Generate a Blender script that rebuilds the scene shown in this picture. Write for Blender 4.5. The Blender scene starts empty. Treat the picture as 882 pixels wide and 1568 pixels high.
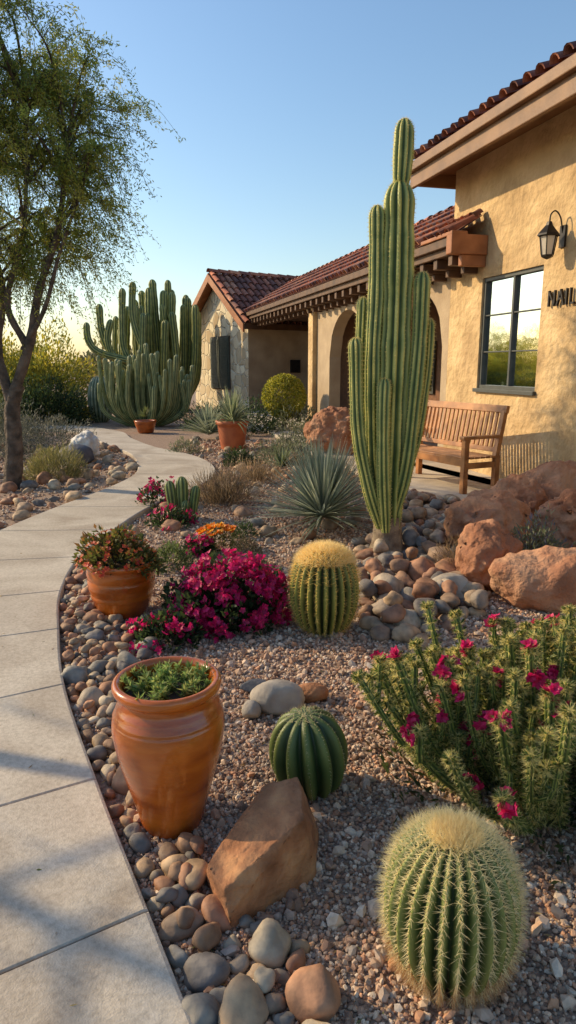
import bpy, math, random
import numpy as np
from mathutils import Vector, noise as mnoise
random.seed(7); rng=np.random.default_rng(7)
scene=bpy.context.scene
scene.view_settings.view_transform='Standard'
scene.view_settings.look='None'; scene.view_settings.exposure=0

# ------------------------------------------------------------ materials
def mk(name,c1,c2=None,scale=6,rough=.85,bump=0,bscale=40,attr=False,metal=0,transl=0,spec=.5,coat=0,bdist=.01,detail=6,voro=0,lo=.35,hi=.65,c3=None,stretch=None,stain=0):
    m=bpy.data.materials.new(name); m.use_nodes=True
    nt=m.node_tree; N=nt.nodes; L=nt.links
    b=N['Principled BSDF']; out=N['Material Output']
    b.inputs['Roughness'].default_value=rough; b.inputs['Metallic'].default_value=metal
    b.inputs['Specular IOR Level'].default_value=spec
    b.inputs['Coat Weight'].default_value=coat
    tc=N.new('ShaderNodeTexCoord'); vec=tc.outputs['Object']
    if stretch:
        mp=N.new('ShaderNodeMapping'); mp.inputs['Scale'].default_value=stretch; L.new(vec,mp.inputs['Vector']); vec=mp.outputs['Vector']
    c2=c2 or c1
    nz=N.new('ShaderNodeTexNoise'); nz.inputs['Scale'].default_value=scale; nz.inputs['Detail'].default_value=detail
    L.new(vec,nz.inputs['Vector'])
    cr=N.new('ShaderNodeValToRGB'); cr.color_ramp.elements[0].position=lo; cr.color_ramp.elements[1].position=hi
    cr.color_ramp.elements[0].color=(*c1,1); cr.color_ramp.elements[1].color=(*c2,1)
    if c3:
        e=cr.color_ramp.elements.new((lo+hi)/2); e.color=(*c3,1)
    L.new(nz.outputs['Fac'],cr.inputs['Fac'])
    col=cr.outputs['Color']
    if attr:
        a=N.new('ShaderNodeAttribute'); a.attribute_name='Col'
        mx=N.new('ShaderNodeMix'); mx.data_type='RGBA'; mx.blend_type='MULTIPLY'; mx.inputs['Factor'].default_value=1
        L.new(col,mx.inputs[6]); L.new(a.outputs['Color'],mx.inputs[7]); col=mx.outputs[2]
    if stain:
        n2=N.new('ShaderNodeTexNoise'); n2.inputs['Scale'].default_value=stain; n2.inputs['Detail'].default_value=9; n2.inputs['Distortion'].default_value=1.2; L.new(tc.outputs['Object'],n2.inputs['Vector'])
        r2=N.new('ShaderNodeValToRGB'); r2.color_ramp.elements[0].position=.32; r2.color_ramp.elements[1].position=.6
        r2.color_ramp.elements[0].color=(.72,.67,.62,1); r2.color_ramp.elements[1].color=(1.04,1.03,1.0,1); L.new(n2.outputs['Fac'],r2.inputs['Fac'])
        m2=N.new('ShaderNodeMix'); m2.data_type='RGBA'; m2.blend_type='MULTIPLY'; m2.inputs['Factor'].default_value=1
        L.new(col,m2.inputs[6]); L.new(r2.outputs['Color'],m2.inputs[7]); col=m2.outputs[2]
    L.new(col,b.inputs['Base Color'])
    if bump:
        if voro:
            bn=N.new('ShaderNodeTexVoronoi'); bn.inputs['Scale'].default_value=bscale; o=bn.outputs['Distance']
        else:
            bn=N.new('ShaderNodeTexNoise'); bn.inputs['Scale'].default_value=bscale; bn.inputs['Detail'].default_value=8; o=bn.outputs['Fac']
        L.new(vec,bn.inputs['Vector'])
        bp=N.new('ShaderNodeBump'); bp.inputs['Strength'].default_value=bump; bp.inputs['Distance'].default_value=bdist
        L.new(o,bp.inputs['Height']); L.new(bp.outputs['Normal'],b.inputs['Normal'])
    if transl:
        t=N.new('ShaderNodeBsdfTranslucent'); L.new(col,t.inputs['Color'])
        ms=N.new('ShaderNodeMixShader'); ms.inputs[0].default_value=transl
        L.new(b.outputs[0],ms.inputs[1]); L.new(t.outputs[0],ms.inputs[2]); L.new(ms.outputs[0],out.inputs['Surface'])
    return m
W1=(1,1,1)
M_leaf=mk('leaf',(.85,.85,.85),W1,3,.55,attr=True,transl=.5)
M_petal=mk('petal',(.85,.85,.85),W1,8,.5,attr=True,transl=.45)
M_cactus=mk('cactus_skin',(.6,.68,.6),(1.1,1.05,1),7,.5,.35,120,attr=True,bdist=.003,detail=10)
M_spine=mk('spine',(.95,.95,.95),W1,3,.5,attr=True,transl=.55)
M_stone=mk('river_stone',(.58,.57,.56),(1.2,1.14,1.05),16,.72,.45,60,attr=True,bdist=.005,detail=12)
M_gravel=mk('gravel_stone',(.8,.8,.8),(1.1,1.1,1.1),40,.9,attr=True)
M_ground=mk('gravel_ground',(.18,.115,.075),(.46,.33,.23),55,.95,.9,160,bdist=.01,detail=12,c3=(.31,.21,.15))
M_rock=mk('red_rock',(.28,.12,.065),(.50,.28,.17),3.5,.92,1,22,bdist=.03,detail=15,c3=(.41,.19,.105),stain=1.5)
M_slab=mk('sandstone',(.25,.105,.045),(.54,.28,.13),9,.85,.9,42,bdist=.012,detail=15,c3=(.41,.185,.085),lo=.3,hi=.7,stain=6)
M_greyrock=mk('grey_rock',(.25,.21,.17),(.46,.40,.32),8,.8,.5,30,bdist=.01,detail=10)
M_whiterock=mk('white_rock',(.5,.48,.45),(.75,.72,.68),5,.8,.6,20,bdist=.02)
M_darkrock=mk('dark_rock',(.05,.055,.07),(.12,.12,.14),5,.7,.6,20,bdist=.02)
M_conc=mk('concrete',(.42,.37,.305),(.58,.52,.44),60,.88,.5,170,bdist=.004,detail=15,c3=(.51,.455,.38),lo=.3,hi=.7,stain=1.3)
M_joint=mk('joint_sand',(.07,.065,.06),(.12,.11,.10),30,.95)
M_stucco=mk('stucco',(.49,.34,.175),(.66,.475,.26),2.2,.92,1,9,bdist=.05,detail=12,c3=(.58,.41,.215),stain=.7)
M_stucco2=mk('smooth_shaded_stucco',(.36,.265,.17),(.47,.36,.235),2,.9,.5,20,bdist=.015)  # smoother finish; base colour darkened to stand in for shade on the arcade
M_trim=mk('fascia_wood',(.17,.085,.038),(.26,.135,.06),3,.55,.2,30)
M_wood=mk('dark_beam',(.07,.035,.019),(.13,.065,.032),5,.65,.4,25)
M_redwood=mk('cedar_beam',(.28,.10,.035),(.40,.155,.06),5,.6,.3,25)
M_tile=mk('clay_tile',(.65,.65,.65),(1.15,1.15,1.15),9,.85,.4,50,attr=True,detail=10)
M_bench=mk('bench_wood',(.26,.095,.03),(.52,.22,.07),6,.45,.3,40,bdist=.002,detail=8)
M_terra=mk('glazed_terracotta',(.30,.062,.007),(.54,.145,.016),4,.24,.35,18,bdist=.008,coat=.5,detail=10,c3=(.45,.105,.010),stretch=(1,1,3.5),lo=.3,hi=.7,stain=4)
M_terra2=mk('terracotta',(.36,.09,.035),(.48,.14,.05),6,.6,.2,40)
M_soil=mk('soil',(.035,.025,.018),(.08,.055,.04),40,.95,.8,90)
M_metal=mk('black_metal',(.02,.018,.016),(.035,.03,.028),10,.45,metal=.6)
M_frame=mk('window_frame',(.05,.055,.05),(.07,.075,.07),10,.5)
M_glass=mk('window_glass',(.66,.74,.75),(.84,.88,.85),1.2,.02,metal=1,bump=.12,bscale=1.3,bdist=.03)
M_lglass=mk('lamp_glass',(.75,.68,.55),(.85,.78,.65),6,.3,transl=.4)
M_dark=mk('interior_dark',(.05,.035,.025),(.09,.06,.045),3,.8)
M_door=mk('door_wood',(.14,.06,.03),(.22,.10,.05),8,.5,.2,40)
M_shut=mk('shutter_paint',(.045,.06,.05),(.07,.085,.07),8,.6)
M_bark=mk('bark',(.05,.038,.028),(.15,.11,.08),9,.9,1,28,bdist=.03,detail=10)
M_bone=mk('cactus_trunk',(.16,.11,.07),(.34,.26,.17),14,.9,.9,50)
def stone_veneer():
    m=bpy.data.materials.new('stone_veneer'); m.use_nodes=True; nt=m.node_tree;N=nt.nodes;L=nt.links;b=N['Principled BSDF']
    tc=N.new('ShaderNodeTexCoord'); v=N.new('ShaderNodeTexVoronoi'); v.inputs['Scale'].default_value=2.6
    v2=N.new('ShaderNodeTexVoronoi'); v2.feature='DISTANCE_TO_EDGE'; v2.inputs['Scale'].default_value=2.6
    L.new(tc.outputs['Object'],v.inputs['Vector']); L.new(tc.outputs['Object'],v2.inputs['Vector'])
    cr=N.new('ShaderNodeValToRGB'); cr.color_ramp.elements[0].color=(.44,.33,.20,1); cr.color_ramp.elements[1].color=(.80,.70,.50,1)
    sp=N.new('ShaderNodeSeparateColor'); L.new(v.outputs['Color'],sp.inputs[0]); L.new(sp.outputs[0],cr.inputs[0])
    cr2=N.new('ShaderNodeValToRGB'); cr2.color_ramp.elements[0].position=.0; cr2.color_ramp.elements[1].position=.07
    L.new(v2.outputs['Distance'],cr2.inputs[0])
    mx=N.new('ShaderNodeMix'); mx.data_type='RGBA'; mx.inputs[6].default_value=(.78,.70,.54,1)
    L.new(cr2.outputs[0],mx.inputs[0]); L.new(cr.outputs[0],mx.inputs[7]); L.new(mx.outputs[2],b.inputs['Base Color'])
    bp=N.new('ShaderNodeBump'); bp.inputs['Distance'].default_value=.04; L.new(cr2.outputs[0],bp.inputs['Height']); L.new(bp.outputs[0],b.inputs['Normal'])
    b.inputs['Roughness'].default_value=.9
    return m
M_veneer=stone_veneer()

# ------------------------------------------------------------ mesh builder
class MB:
    def __init__(s): s.V=[];s.F=[];s.M=[];s.C=[];s.S=[];s.n=0
    def add(s,V,F,mat=0,col=(1,1,1),smooth=True):
        V=np.asarray(V,float).reshape(-1,3)
        col=np.asarray(col,float)
        if col.ndim==1: col=np.tile(col,(len(V),1))
        s.V.append(V); s.C.append(col)
        if isinstance(F,np.ndarray): F=[F]
        else:
            d={}
            for f in F: d.setdefault(len(f),[]).append(f)
            F=[np.array(x,int) for x in d.values()]
        for f in F: s.F.append(f+s.n); s.M.append(mat); s.S.append(smooth)
        s.n+=len(V)
    def obj(s,name,mats,parent=None,bevel=0):
        me=bpy.data.meshes.new(name)
        V=np.concatenate(s.V); C=np.concatenate(s.C)
        me.vertices.add(len(V)); me.vertices.foreach_set('co',V.astype(np.float32).ravel())
        loops=np.concatenate([f.ravel() for f in s.F]); tot=np.concatenate([np.full(len(f),f.shape[1]) for f in s.F])
        start=np.concatenate([[0],np.cumsum(tot)[:-1]])
        me.loops.add(len(loops)); me.loops.foreach_set('vertex_index',loops.astype(np.int32))
        me.polygons.add(len(tot)); me.polygons.foreach_set('loop_start',start.astype(np.int32))
        try: me.polygons.foreach_set('loop_total',tot.astype(np.int32))
        except Exception: pass
        me.polygons.foreach_set('material_index',np.concatenate([np.full(len(f),m) for f,m in zip(s.F,s.M)]).astype(np.int32))
        me.polygons.foreach_set('use_smooth',np.concatenate([np.full(len(f),m) for f,m in zip(s.F,s.S)]).astype(bool))
        me.update(calc_edges=True)
        ca=me.color_attributes.new('Col','FLOAT_COLOR','POINT')
        ca.data.foreach_set('color',np.hstack([C,np.ones((len(C),1))]).astype(np.float32).ravel())
        for m in (mats if isinstance(mats,(list,tuple)) else [mats]): me.materials.append(m)
        o=bpy.data.objects.new(name,me); scene.collection.objects.link(o)
        if parent: o.parent=parent
        if bevel:
            bv=o.modifiers.new('bevel','BEVEL'); bv.width=bevel; bv.segments=2; bv.limit_method='ANGLE'
        return o
def empty(name):
    e=bpy.data.objects.new(name,None); e.empty_display_size=.2; scene.collection.objects.link(e); return e
def nrm(a): a=np.asarray(a,float); return a/(np.linalg.norm(a,axis=-1,keepdims=True)+1e-9)
def box(mb,c,size,ax=None,mat=0,col=(1,1,1)):
    ax=np.eye(3) if ax is None else np.asarray(ax,float)
    h=np.array(size)/2
    co=np.array([[x,y,z] for x in(-1,1) for y in(-1,1) for z in(-1,1)])*h
    V=np.asarray(c)+co@ax
    F=[(0,1,3,2),(4,6,7,5),(0,4,5,1),(2,3,7,6),(0,2,6,4),(1,5,7,3)]
    mb.add(V,F,mat,col,False)
def catmull(pts,m=12):
    P=np.asarray(pts,float); P=np.vstack([2*P[0]-P[1],P,2*P[-1]-P[-2]]); out=[]
    for i in range(1,len(P)-2):
        for t in np.linspace(0,1,m,endpoint=False):
            out.append(.5*((2*P[i])+(-P[i-1]+P[i+1])*t+(2*P[i-1]-5*P[i]+4*P[i+1]-P[i+2])*t*t+(-P[i-1]+3*P[i]-3*P[i+1]+P[i+2])*t**3))
    out.append(P[-2]); return np.array(out)
def resample(P,s):
    d=np.concatenate([[0],np.cumsum(np.linalg.norm(np.diff(P,axis=0),axis=1))]); 
    return np.stack([np.interp(s,d,P[:,k]) for k in range(P.shape[1])],1)
def plen(P): return np.linalg.norm(np.diff(P,axis=0),axis=1).sum()
def frames(P):
    T=nrm(np.gradient(P,axis=0)); ref=np.array([1,0,0.]) if abs(T[0][0])<.8 else np.array([0,1,0.])
    A=[];a=nrm(ref-T[0]*ref.dot(T[0]))
    for t in T:
        a=nrm(a-t*a.dot(t)); A.append(a)
    A=np.array(A); B=np.cross(T,A); return T,A,B
def sweep(mb,P,R,prof=None,n=8,mat=0,col=(1,1,1),cols=None,smooth=True):
    P=np.asarray(P,float);R=np.asarray(R,float)
    T,A,B=frames(P); th=np.linspace(0,2*np.pi,n,endpoint=False); pr=np.ones(n) if prof is None else prof
    ring=(np.cos(th)*pr)[None,:,None]*A[:,None,:]+(np.sin(th)*pr)[None,:,None]*B[:,None,:]
    V=P[:,None,:]+ring*R[:,None,None]; k=len(P)
    i=np.arange(k-1)[:,None]*n; j=np.arange(n)[None,:]; j2=(j+1)%n
    F=np.stack([i+j,i+j2,i+n+j2,i+n+j],-1).reshape(-1,4)
    c=col if cols is None else np.tile(cols,(k,1))
    mb.add(V.reshape(-1,3),F,mat,c,smooth)
    return V
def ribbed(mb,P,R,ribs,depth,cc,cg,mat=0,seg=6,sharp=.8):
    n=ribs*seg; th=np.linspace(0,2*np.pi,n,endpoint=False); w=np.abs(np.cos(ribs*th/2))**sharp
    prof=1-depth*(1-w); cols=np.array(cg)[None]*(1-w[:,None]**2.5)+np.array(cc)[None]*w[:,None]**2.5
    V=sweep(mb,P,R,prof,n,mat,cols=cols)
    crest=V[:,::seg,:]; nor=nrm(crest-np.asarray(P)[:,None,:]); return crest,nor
def column(mb,ctrl,r,ribs=10,depth=.22,cc=(.3,.33,.1),cg=(.04,.09,.035),base=.7,taper=.0,mat=0,tip=1.4,waist=0,step=.05):
    D=catmull(ctrl,14); Ln=plen(D)
    s=np.concatenate([np.linspace(0,Ln-r*tip,max(6,int(Ln/step))),Ln-r*tip*np.array([.8,.6,.42,.28,.17,.08,.03,.001])])
    P=resample(D,s); d=Ln-s
    R=r*np.where(d<r*tip,np.sqrt(np.clip(1-(1-d/(r*tip))**2,0,1)),1.0)*(1-(1-base)*np.clip(1-s/(4*r),0,1))*(1-taper*s/Ln)
    R*=1+.035*np.sin(s*9+random.random()*6)+.02*np.sin(s*23+random.random()*6)
    if waist: R*=1-waist*np.exp(-(s/(r*.6))**2)
    return ribbed(mb,P,R,ribs,depth,cc,cg,mat)
def spines(mb,B,Nn,L,per=5,spread=.8,w=.0012,col=(.6,.45,.15),mat=1,var=.15):
    B=np.repeat(B.reshape(-1,3),per,0); Nn=np.repeat(Nn.reshape(-1,3),per,0); n=len(B)
    D=nrm(Nn+rng.normal(0,spread,(n,3))*.6)
    Ls=L*rng.uniform(.6,1.2,(n,1)); S=nrm(np.cross(D,rng.normal(size=(n,3))))*w
    V=np.stack([B-S,B+S,B+D*Ls],1).reshape(-1,3); F=np.arange(3*n).reshape(n,3)
    c=np.array(col)*rng.uniform(1-var,1+var,(n,1)); mb.add(V,F,mat,np.repeat(c,3,0),False)
def leaves(mb,P,D,L,Wd,C,mat=0):
    n=len(P); D=nrm(D); S=nrm(np.cross(D,rng.normal(size=(n,3))))
    L=np.broadcast_to(np.asarray(L,float).reshape(-1,1),(n,1)); Wd=np.broadcast_to(np.asarray(Wd,float).reshape(-1,1),(n,1))
    V=np.stack([P,P+D*L*.45+S*Wd*.5,P+D*L,P+D*L*.45-S*Wd*.5],1).reshape(-1,3)
    mb.add(V,np.arange(4*n).reshape(n,4),mat,np.repeat(C,4,0),False)
def pal(n,cols,var=.2):
    cols=np.array(cols); return cols[rng.integers(0,len(cols),n)]*rng.uniform(1-var,1+var,(n,1))

# ------------------------------------------------------------ stones
import bmesh
def ico(sub):
    bm=bmesh.new(); bmesh.ops.create_icosphere(bm,subdivisions=sub,radius=1); V=np.array([v.co[:] for v in bm.verts]); F=np.array([[v.index for v in f.verts] for f in bm.faces]); bm.free(); return V,F
def noisy(V,sc,amp,seed):
    return np.array([mnoise.noise(Vector(v*sc)+Vector((seed*7.3,seed*3.1,seed)))*amp for v in V])
def stone_variants(sub,k,amp=.18):
    out=[]
    for i in range(k):
        V,F=ico(sub)
        V=V*(1+noisy(V,.9,amp*1.6,i+1)+noisy(V,2.2,amp*.5,i+31))[:,None]
        out.append((V,F))
    return out
def scatter_stones(name,pos,size,cols,variants,mat,flat=.7,smooth=True,tilt=.25,sink=.3,mb=None):
    own=mb is None; mb=mb or MB()
    n=len(pos); vi=rng.integers(0,len(variants),n)
    for k,(V,F) in enumerate(variants):
        idx=np.where(vi==k)[0]
        if not len(idx): continue
        m=len(idx); ang=rng.uniform(0,2*np.pi,m); sx=size[idx]*rng.uniform(.85,1.35,m); sy=size[idx]*rng.uniform(.7,1,m); sz=size[idx]*flat*rng.uniform(.75,1.15,m)
        tx=rng.normal(0,tilt,m); ty=rng.normal(0,tilt,m)
        X=V[None,:,0]*sx[:,None];Y=V[None,:,1]*sy[:,None];Z=V[None,:,2]*sz[:,None]
        c,s=np.cos(tx)[:,None],np.sin(tx)[:,None]; Y,Z=Y*c-Z*s,Y*s+Z*c
        c,s=np.cos(ty)[:,None],np.sin(ty)[:,None]; X,Z=X*c-Z*s,X*s+Z*c
        c,s=np.cos(ang)[:,None],np.sin(ang)[:,None]; X,Y=X*c-Y*s,X*s+Y*c
        P=pos[idx]; W=np.stack([X+P[:,0:1],Y+P[:,1:2],Z+P[:,2:3]+(sz*(1-sink*2))[:,None]],-1).reshape(-1,3)
        FF=(F[None]+(np.arange(m)*len(V))[:,None,None]).reshape(-1,3)
        mb.add(W,FF,0,np.repeat(cols[idx],len(V),0),smooth)
    if own: return mb.obj(name,mat)
def boulder(name,loc,size,seed,mat,planes=9,rz=0,amp=.06,sub=4):
    r=np.random.default_rng(seed); V,F=ico(sub)
    normals=[(nrm(r.normal(size=3)*np.array([1,1,.8])),r.uniform(.62,.86)) for _ in range(planes)]
    for n,d in normals:
        k=V@n-d; V=V-np.where(k>0,k,0)[:,None]*n*.93
    V=V*(1+noisy(V,1.6,amp,seed)+noisy(V,5,amp*.4,seed+5)+noisy(V,12,amp*.15,seed+9))[:,None]
    V=V*np.array(size)/2
    c,s=math.cos(rz),math.sin(rz); V=np.stack([V[:,0]*c-V[:,1]*s,V[:,0]*s+V[:,1]*c,V[:,2]],1)
    V=V+np.array([loc[0],loc[1],loc[2]+size[2]*.36])
    mb=MB(); mb.add(V,F,0,(1,1,1),True); return mb.obj(name,mat)
def hullrock(name,pts,mat,bev=.012,amp=.008,seed=1,L=.03,nsc=6,seg=2):
    bm=bmesh.new()
    for p in pts: bm.verts.new(p)
    bmesh.ops.convex_hull(bm,input=bm.verts)
    bmesh.ops.delete(bm,geom=[v for v in bm.verts if not v.link_faces],context='VERTS')
    bmesh.ops.dissolve_limit(bm,angle_limit=.12,verts=bm.verts,edges=bm.edges)
    bmesh.ops.bevel(bm,geom=list(bm.edges),offset=bev,segments=seg,affect='EDGES',profile=.5)
    bmesh.ops.triangulate(bm,faces=bm.faces)
    for it in range(7):
        es=[e for e in bm.edges if e.calc_length()>L]
        if not es: break
        bmesh.ops.subdivide_edges(bm,edges=es,cuts=1); bmesh.ops.triangulate(bm,faces=[f for f in bm.faces if len(f.verts)>3])
    bm.normal_update(); o=Vector((seed*5.1,seed*1.7,seed))
    for v,nn in [(v,v.normal.copy()) for v in bm.verts]:
        q=v.co*nsc+o
        v.co+=nn*(amp*mnoise.noise(q)+amp*.55*mnoise.noise(q*2.7)+amp*.35*mnoise.noise(q*7))
    for f in bm.faces: f.smooth=True
    me=bpy.data.meshes.new(name); bm.to_mesh(me); bm.free(); me.materials.append(mat)
    ob=bpy.data.objects.new(name,me); scene.collection.objects.link(ob); return ob
def blocky(name,loc,size,seed,mat,rz=0,sep=.46):
    r=np.random.default_rng(seed); d=nrm(r.normal(size=(90,3))); keep=[d[0]]
    for v in d:
        if min(np.linalg.norm(v-k) for k in keep)>sep: keep.append(v)
    d=np.array(keep)*r.uniform(.84,1.08,(len(keep),1))
    V=d*np.array(size)/2; V[:,2]=np.maximum(V[:,2]+size[2]*.34,-.05)
    c,s=math.cos(rz),math.sin(rz); V=np.stack([V[:,0]*c-V[:,1]*s+loc[0],V[:,0]*s+V[:,1]*c+loc[1],V[:,2]+loc[2]],1)
    m=min(size); return hullrock(name,V,mat,m*.06,m*.13,seed,max(size)*.045,2.6/max(size))

def darts(inside,bbox,n_try,rfun,packing=.82,keepout=()):
    pts=[];x0,x1,y0,y1=bbox; cell={}
    for _ in range(n_try):
        x=random.uniform(x0,x1);y=random.uniform(y0,y1)
        if not inside(x,y): continue
        r=rfun(x,y); key=(int(x/.15),int(y/.15)); ok=True
        for a in(-1,0,1):
            for b in(-1,0,1):
                for (u,v,q) in cell.get((key[0]+a,key[1]+b),()):
                    if (u-x)**2+(v-y)**2<(packing*(q+r))**2: ok=False;break
                if not ok:break
            if not ok:break
        if ok:
            for (u,v,q) in keepout:
                if (u-x)**2+(v-y)**2<(q+r*.6)**2: ok=False;break
        if ok: pts.append((x,y,r)); cell.setdefault(key,[]).append((x,y,r))
    return np.array(pts)
def inpoly(poly):
    def f(x,y):
        c=False;n=len(poly);j=n-1
        for i in range(n):
            xi,yi=poly[i];xj,yj=poly[j]
            if (yi>y)!=(yj>y) and x<(xj-xi)*(y-yi)/(yj-yi)+xi: c=not c
            j=i
        return c
    return f

# ------------------------------------------------------------ ground
mb=MB()
gx=np.concatenate([[-900,-300,-100,-40,-20],np.linspace(-12,12,49),[20,40,100,300,900]]); gy=np.concatenate([[-300,-50,-10],np.linspace(-2,30,65),[45,80,160,400,1200]])
X,Y=np.meshgrid(gx,gy); Z=np.zeros_like(X); nx=len(gx)
i=np.arange(len(gy)-1)[:,None]*nx; j=np.arange(nx-1)[None]
F=np.stack([i+j,i+j+1,i+nx+j+1,i+nx+j],-1).reshape(-1,4)
mb.add(np.stack([X,Y,Z],-1).reshape(-1,3),F,0); mb.obj('ground',M_ground)

# path
ST=[((-.02,.95),(-1.15,.3)),((-.404,1.70),(-1.5,1.02)),((-.733,2.347),(-1.95,1.65)),((-1.11,3.14),(-2.3,2.45)),((-1.376,3.87),(-2.55,3.39)),((-1.594,4.58),(-2.75,4.2)),((-1.72,5.45),(-2.85,5.25)),((-1.68,6.4),(-2.78,6.35)),((-1.55,7.5),(-2.6,7.5)),((-1.2,8.8),(-2.34,8.75)),((-1.06,9.8),(-2.25,9.9)),((-1.25,11.),(-2.45,11.)),((-1.76,12.15),(-2.87,12.3)),((-2.6,13.3),(-3.6,13.6)),((-3.4,14.9),(-4.3,15.)),((-4.1,16.6),(-4.9,16.1)),((-5.6,18.1),(-6.0,17.2)),((-7.6,19.2),(-7.9,18.2))]
mR=10
CR=catmull([a for a,b in ST],mR); CL=catmull([b for a,b in ST],mR)
HT=.055
mb=MB()
for k in range(len(ST)-1):
    r=CR[k*mR:(k+1)*mR+1].copy(); l=CL[k*mR:(k+1)*mR+1].copy()
    g=.008
    for arr in(r,l):
        arr[0]+=nrm(arr[1]-arr[0])*g; arr[-1]-=nrm(arr[-1]-arr[-2])*g
    rows=[]
    for a,b in zip(r,l):
        u=nrm(b-a); w=np.linalg.norm(b-a); row=[(*a,-.02),(*a,HT-.015),(*(a+u*.004),HT-.005),(*(a+u*.014),HT)]
        row+= [(*(a+u*w*t),HT) for t in(.25,.5,.75)]
        row+=[(*(b-u*.014),HT),(*(b-u*.004),HT-.005),(*b,HT-.015),(*b,-.02)]
        rows.append(row)
    V=np.array(rows); 
    def endrow(row,d,dz): 
        q=row.copy(); q[:,:2]+=d; q[:,2]=np.minimum(q[:,2],dz); return q
    d0=nrm(CR[k*mR]-CR[k*mR+1]); d1_=nrm(CR[(k+1)*mR]-CR[(k+1)*mR-1])
    V=np.concatenate([[endrow(V[0],d0*.006,0)],[endrow(V[0],d0*.005,HT-.006)],V,[endrow(V[-1],d1_*.005,HT-.006)],[endrow(V[-1],d1_*.006,0)]])
    n=V.shape[1];kk=V.shape[0]
    i=np.arange(kk-1)[:,None]*n; j=np.arange(n-1)[None]
    mb.add(V.reshape(-1,3),np.stack([i+j,i+j+1,i+n+j+1,i+n+j],-1).reshape(-1,4),0,(1,1,1),False)
r=CR[:,:2];l=CL[:,:2]; ins=.01
u=nrm(l-r); V=np.concatenate([np.c_[r+u*ins,np.full(len(r),HT-.012)],np.c_[l-u*ins,np.full(len(r),HT-.012)]]); n=len(r)
i=np.arange(n-1); mb.add(V,np.stack([i,i+1,i+1+n,i+n],-1),1)
mb.obj('concrete_path',[M_conc,M_joint])

# ------------------------------------------------------------ house
P0=np.array([3.0,9.1]); d1=nrm([-.254,.967]); n1=nrm([-.967,-.254])
def H(s,o,z): p=P0+d1*s+n1*o; return np.array([p[0],p[1],z])
AX=np.array([[*d1,0],[*n1,0],[0,0,1]])
def hbox(mb,s0,s1,o0,o1,z0,z1,mat=0,col=(1,1,1)): box(mb,H((s0+s1)/2,(o0+o1)/2,(z0+z1)/2),(s1-s0,abs(o1-o0),z1-z0),AX,mat,col)
house=empty('stucco_house')
def wall_open(mb,s0,s1,z0,z1,ops,o=0,th=.3,mat=0,fr=H):
    cur=s0
    def q(a,b,c,d): mb.add([a,b,c,d],[(0,1,2,3)],mat,(1,1,1),False)
    for sa,sb,zb,zs,zt in sorted(ops):
        q(fr(cur,o,z0),fr(sa,o,z0),fr(sa,o,z1),fr(cur,o,z1))
        N=16 if zt>zs else 1
        ss=np.linspace(sa,sb,N+1)
        za=zs+(zt-zs)*np.sqrt(np.clip(1-((ss-(sa+sb)/2)/((sb-sa)/2))**2,0,1)) if N>1 else np.array([zt,zt])
        for k in range(N):
            q(fr(ss[k],o,za[k]),fr(ss[k+1],o,za[k+1]),fr(ss[k+1],o,z1),fr(ss[k],o,z1))
            q(fr(ss[k],o,za[k]),fr(ss[k+1],o,za[k+1]),fr(ss[k+1],o-th,za[k+1]),fr(ss[k],o-th,za[k]))
        if zb>z0+.01:
            q(fr(sa,o,z0),fr(sb,o,z0),fr(sb,o,zb),fr(sa,o,zb)); q(fr(sa,o,zb),fr(sb,o,zb),fr(sb,o-th,zb),fr(sa,o-th,zb))
        for ss_ ,zz in((sa,za[0]),(sb,za[-1])): q(fr(ss_,o,zb),fr(ss_,o-th,zb),fr(ss_,o-th,zz),fr(ss_,o,zz))
        cur=sb
    q(fr(cur,o,z0),fr(s1,o,z0),fr(s1,o,z1),fr(cur,o,z1))
mb=MB()
wall_open(mb,-7,1.95,0,4.45,[(-.40,1.02,1.28,2.8,2.8)],0,.14)
def hq(mb,pts,mat=0): mb.add([H(*p) for p in pts],[(0,1,2,3)],mat,(1,1,1),False)
hq(mb,[(1.95,0,0),(1.95,-6,0),(1.95,-6,4.45),(1.95,0,4.45)])
hq(mb,[(-7,0,0),(-7,-6,0),(-7,-6,4.45),(-7,0,4.45)])
hq(mb,[(-7,-6,0),(1.95,-6,0),(1.95,-6,4.45),(-7,-6,4.45)])
mb.obj('tall_wall',M_stucco,house)
mb=MB()
wall_open(mb,1.953,8.9,0,3.12,[(2.15,4.3,.0,1.9,2.84),(5.5,7.9,.0,1.8,2.8)],0,.28)
hq(mb,[(8.9,0,0),(8.9,-.3,0),(8.9,-.3,3.12),(8.9,0,3.12)])
mb.obj('arcade_wall',M_stucco2,house)
mb=MB(); hbox(mb,8.92,9.32,-.3,.12,0,3.1); hbox(mb,8.88,9.36,-.34,.16,0,.25); hbox(mb,8.88,9.36,-.34,.16,2.95,3.1)
mb.obj('porch_pillar',M_stucco,house,.015)
mb=MB(); hq(mb,[(1.96,-2.8,0),(16,-2.8,0),(16,-2.8,3.1),(1.96,-2.8,3.1)],0); hq(mb,[(1.96,-2.8,3.1),(16,-2.8,3.1),(16,.4,3.1),(1.96,.4,3.1)],1)
mb.obj('porch_back_wall',[M_door,M_wood],house)
mb=MB()
for s in(2.9,6.3,9.6):
    hbox(mb,s,s+1.0,-2.8,-2.72,.08,2.3,0); hbox(mb,s+.12,s+.88,-2.72,-2.70,.3,1.1,1); hbox(mb,s+.12,s+.88,-2.72,-2.70,1.25,2.15,1)
mb.obj('porch_doors',[M_door,M_dark],house,.01)
mb=MB()
for s in(4.7,7.9):
    hbox(mb,s,s+1.1,-2.79,-2.74,.9,2.2,0); hbox(mb,s+.07,s+.52,-2.74,-2.73,.97,2.13,1); hbox(mb,s+.58,s+1.03,-2.74,-2.73,.97,2.13,1)
mb.obj('porch_windows',[M_frame,M_glass],house)
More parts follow.
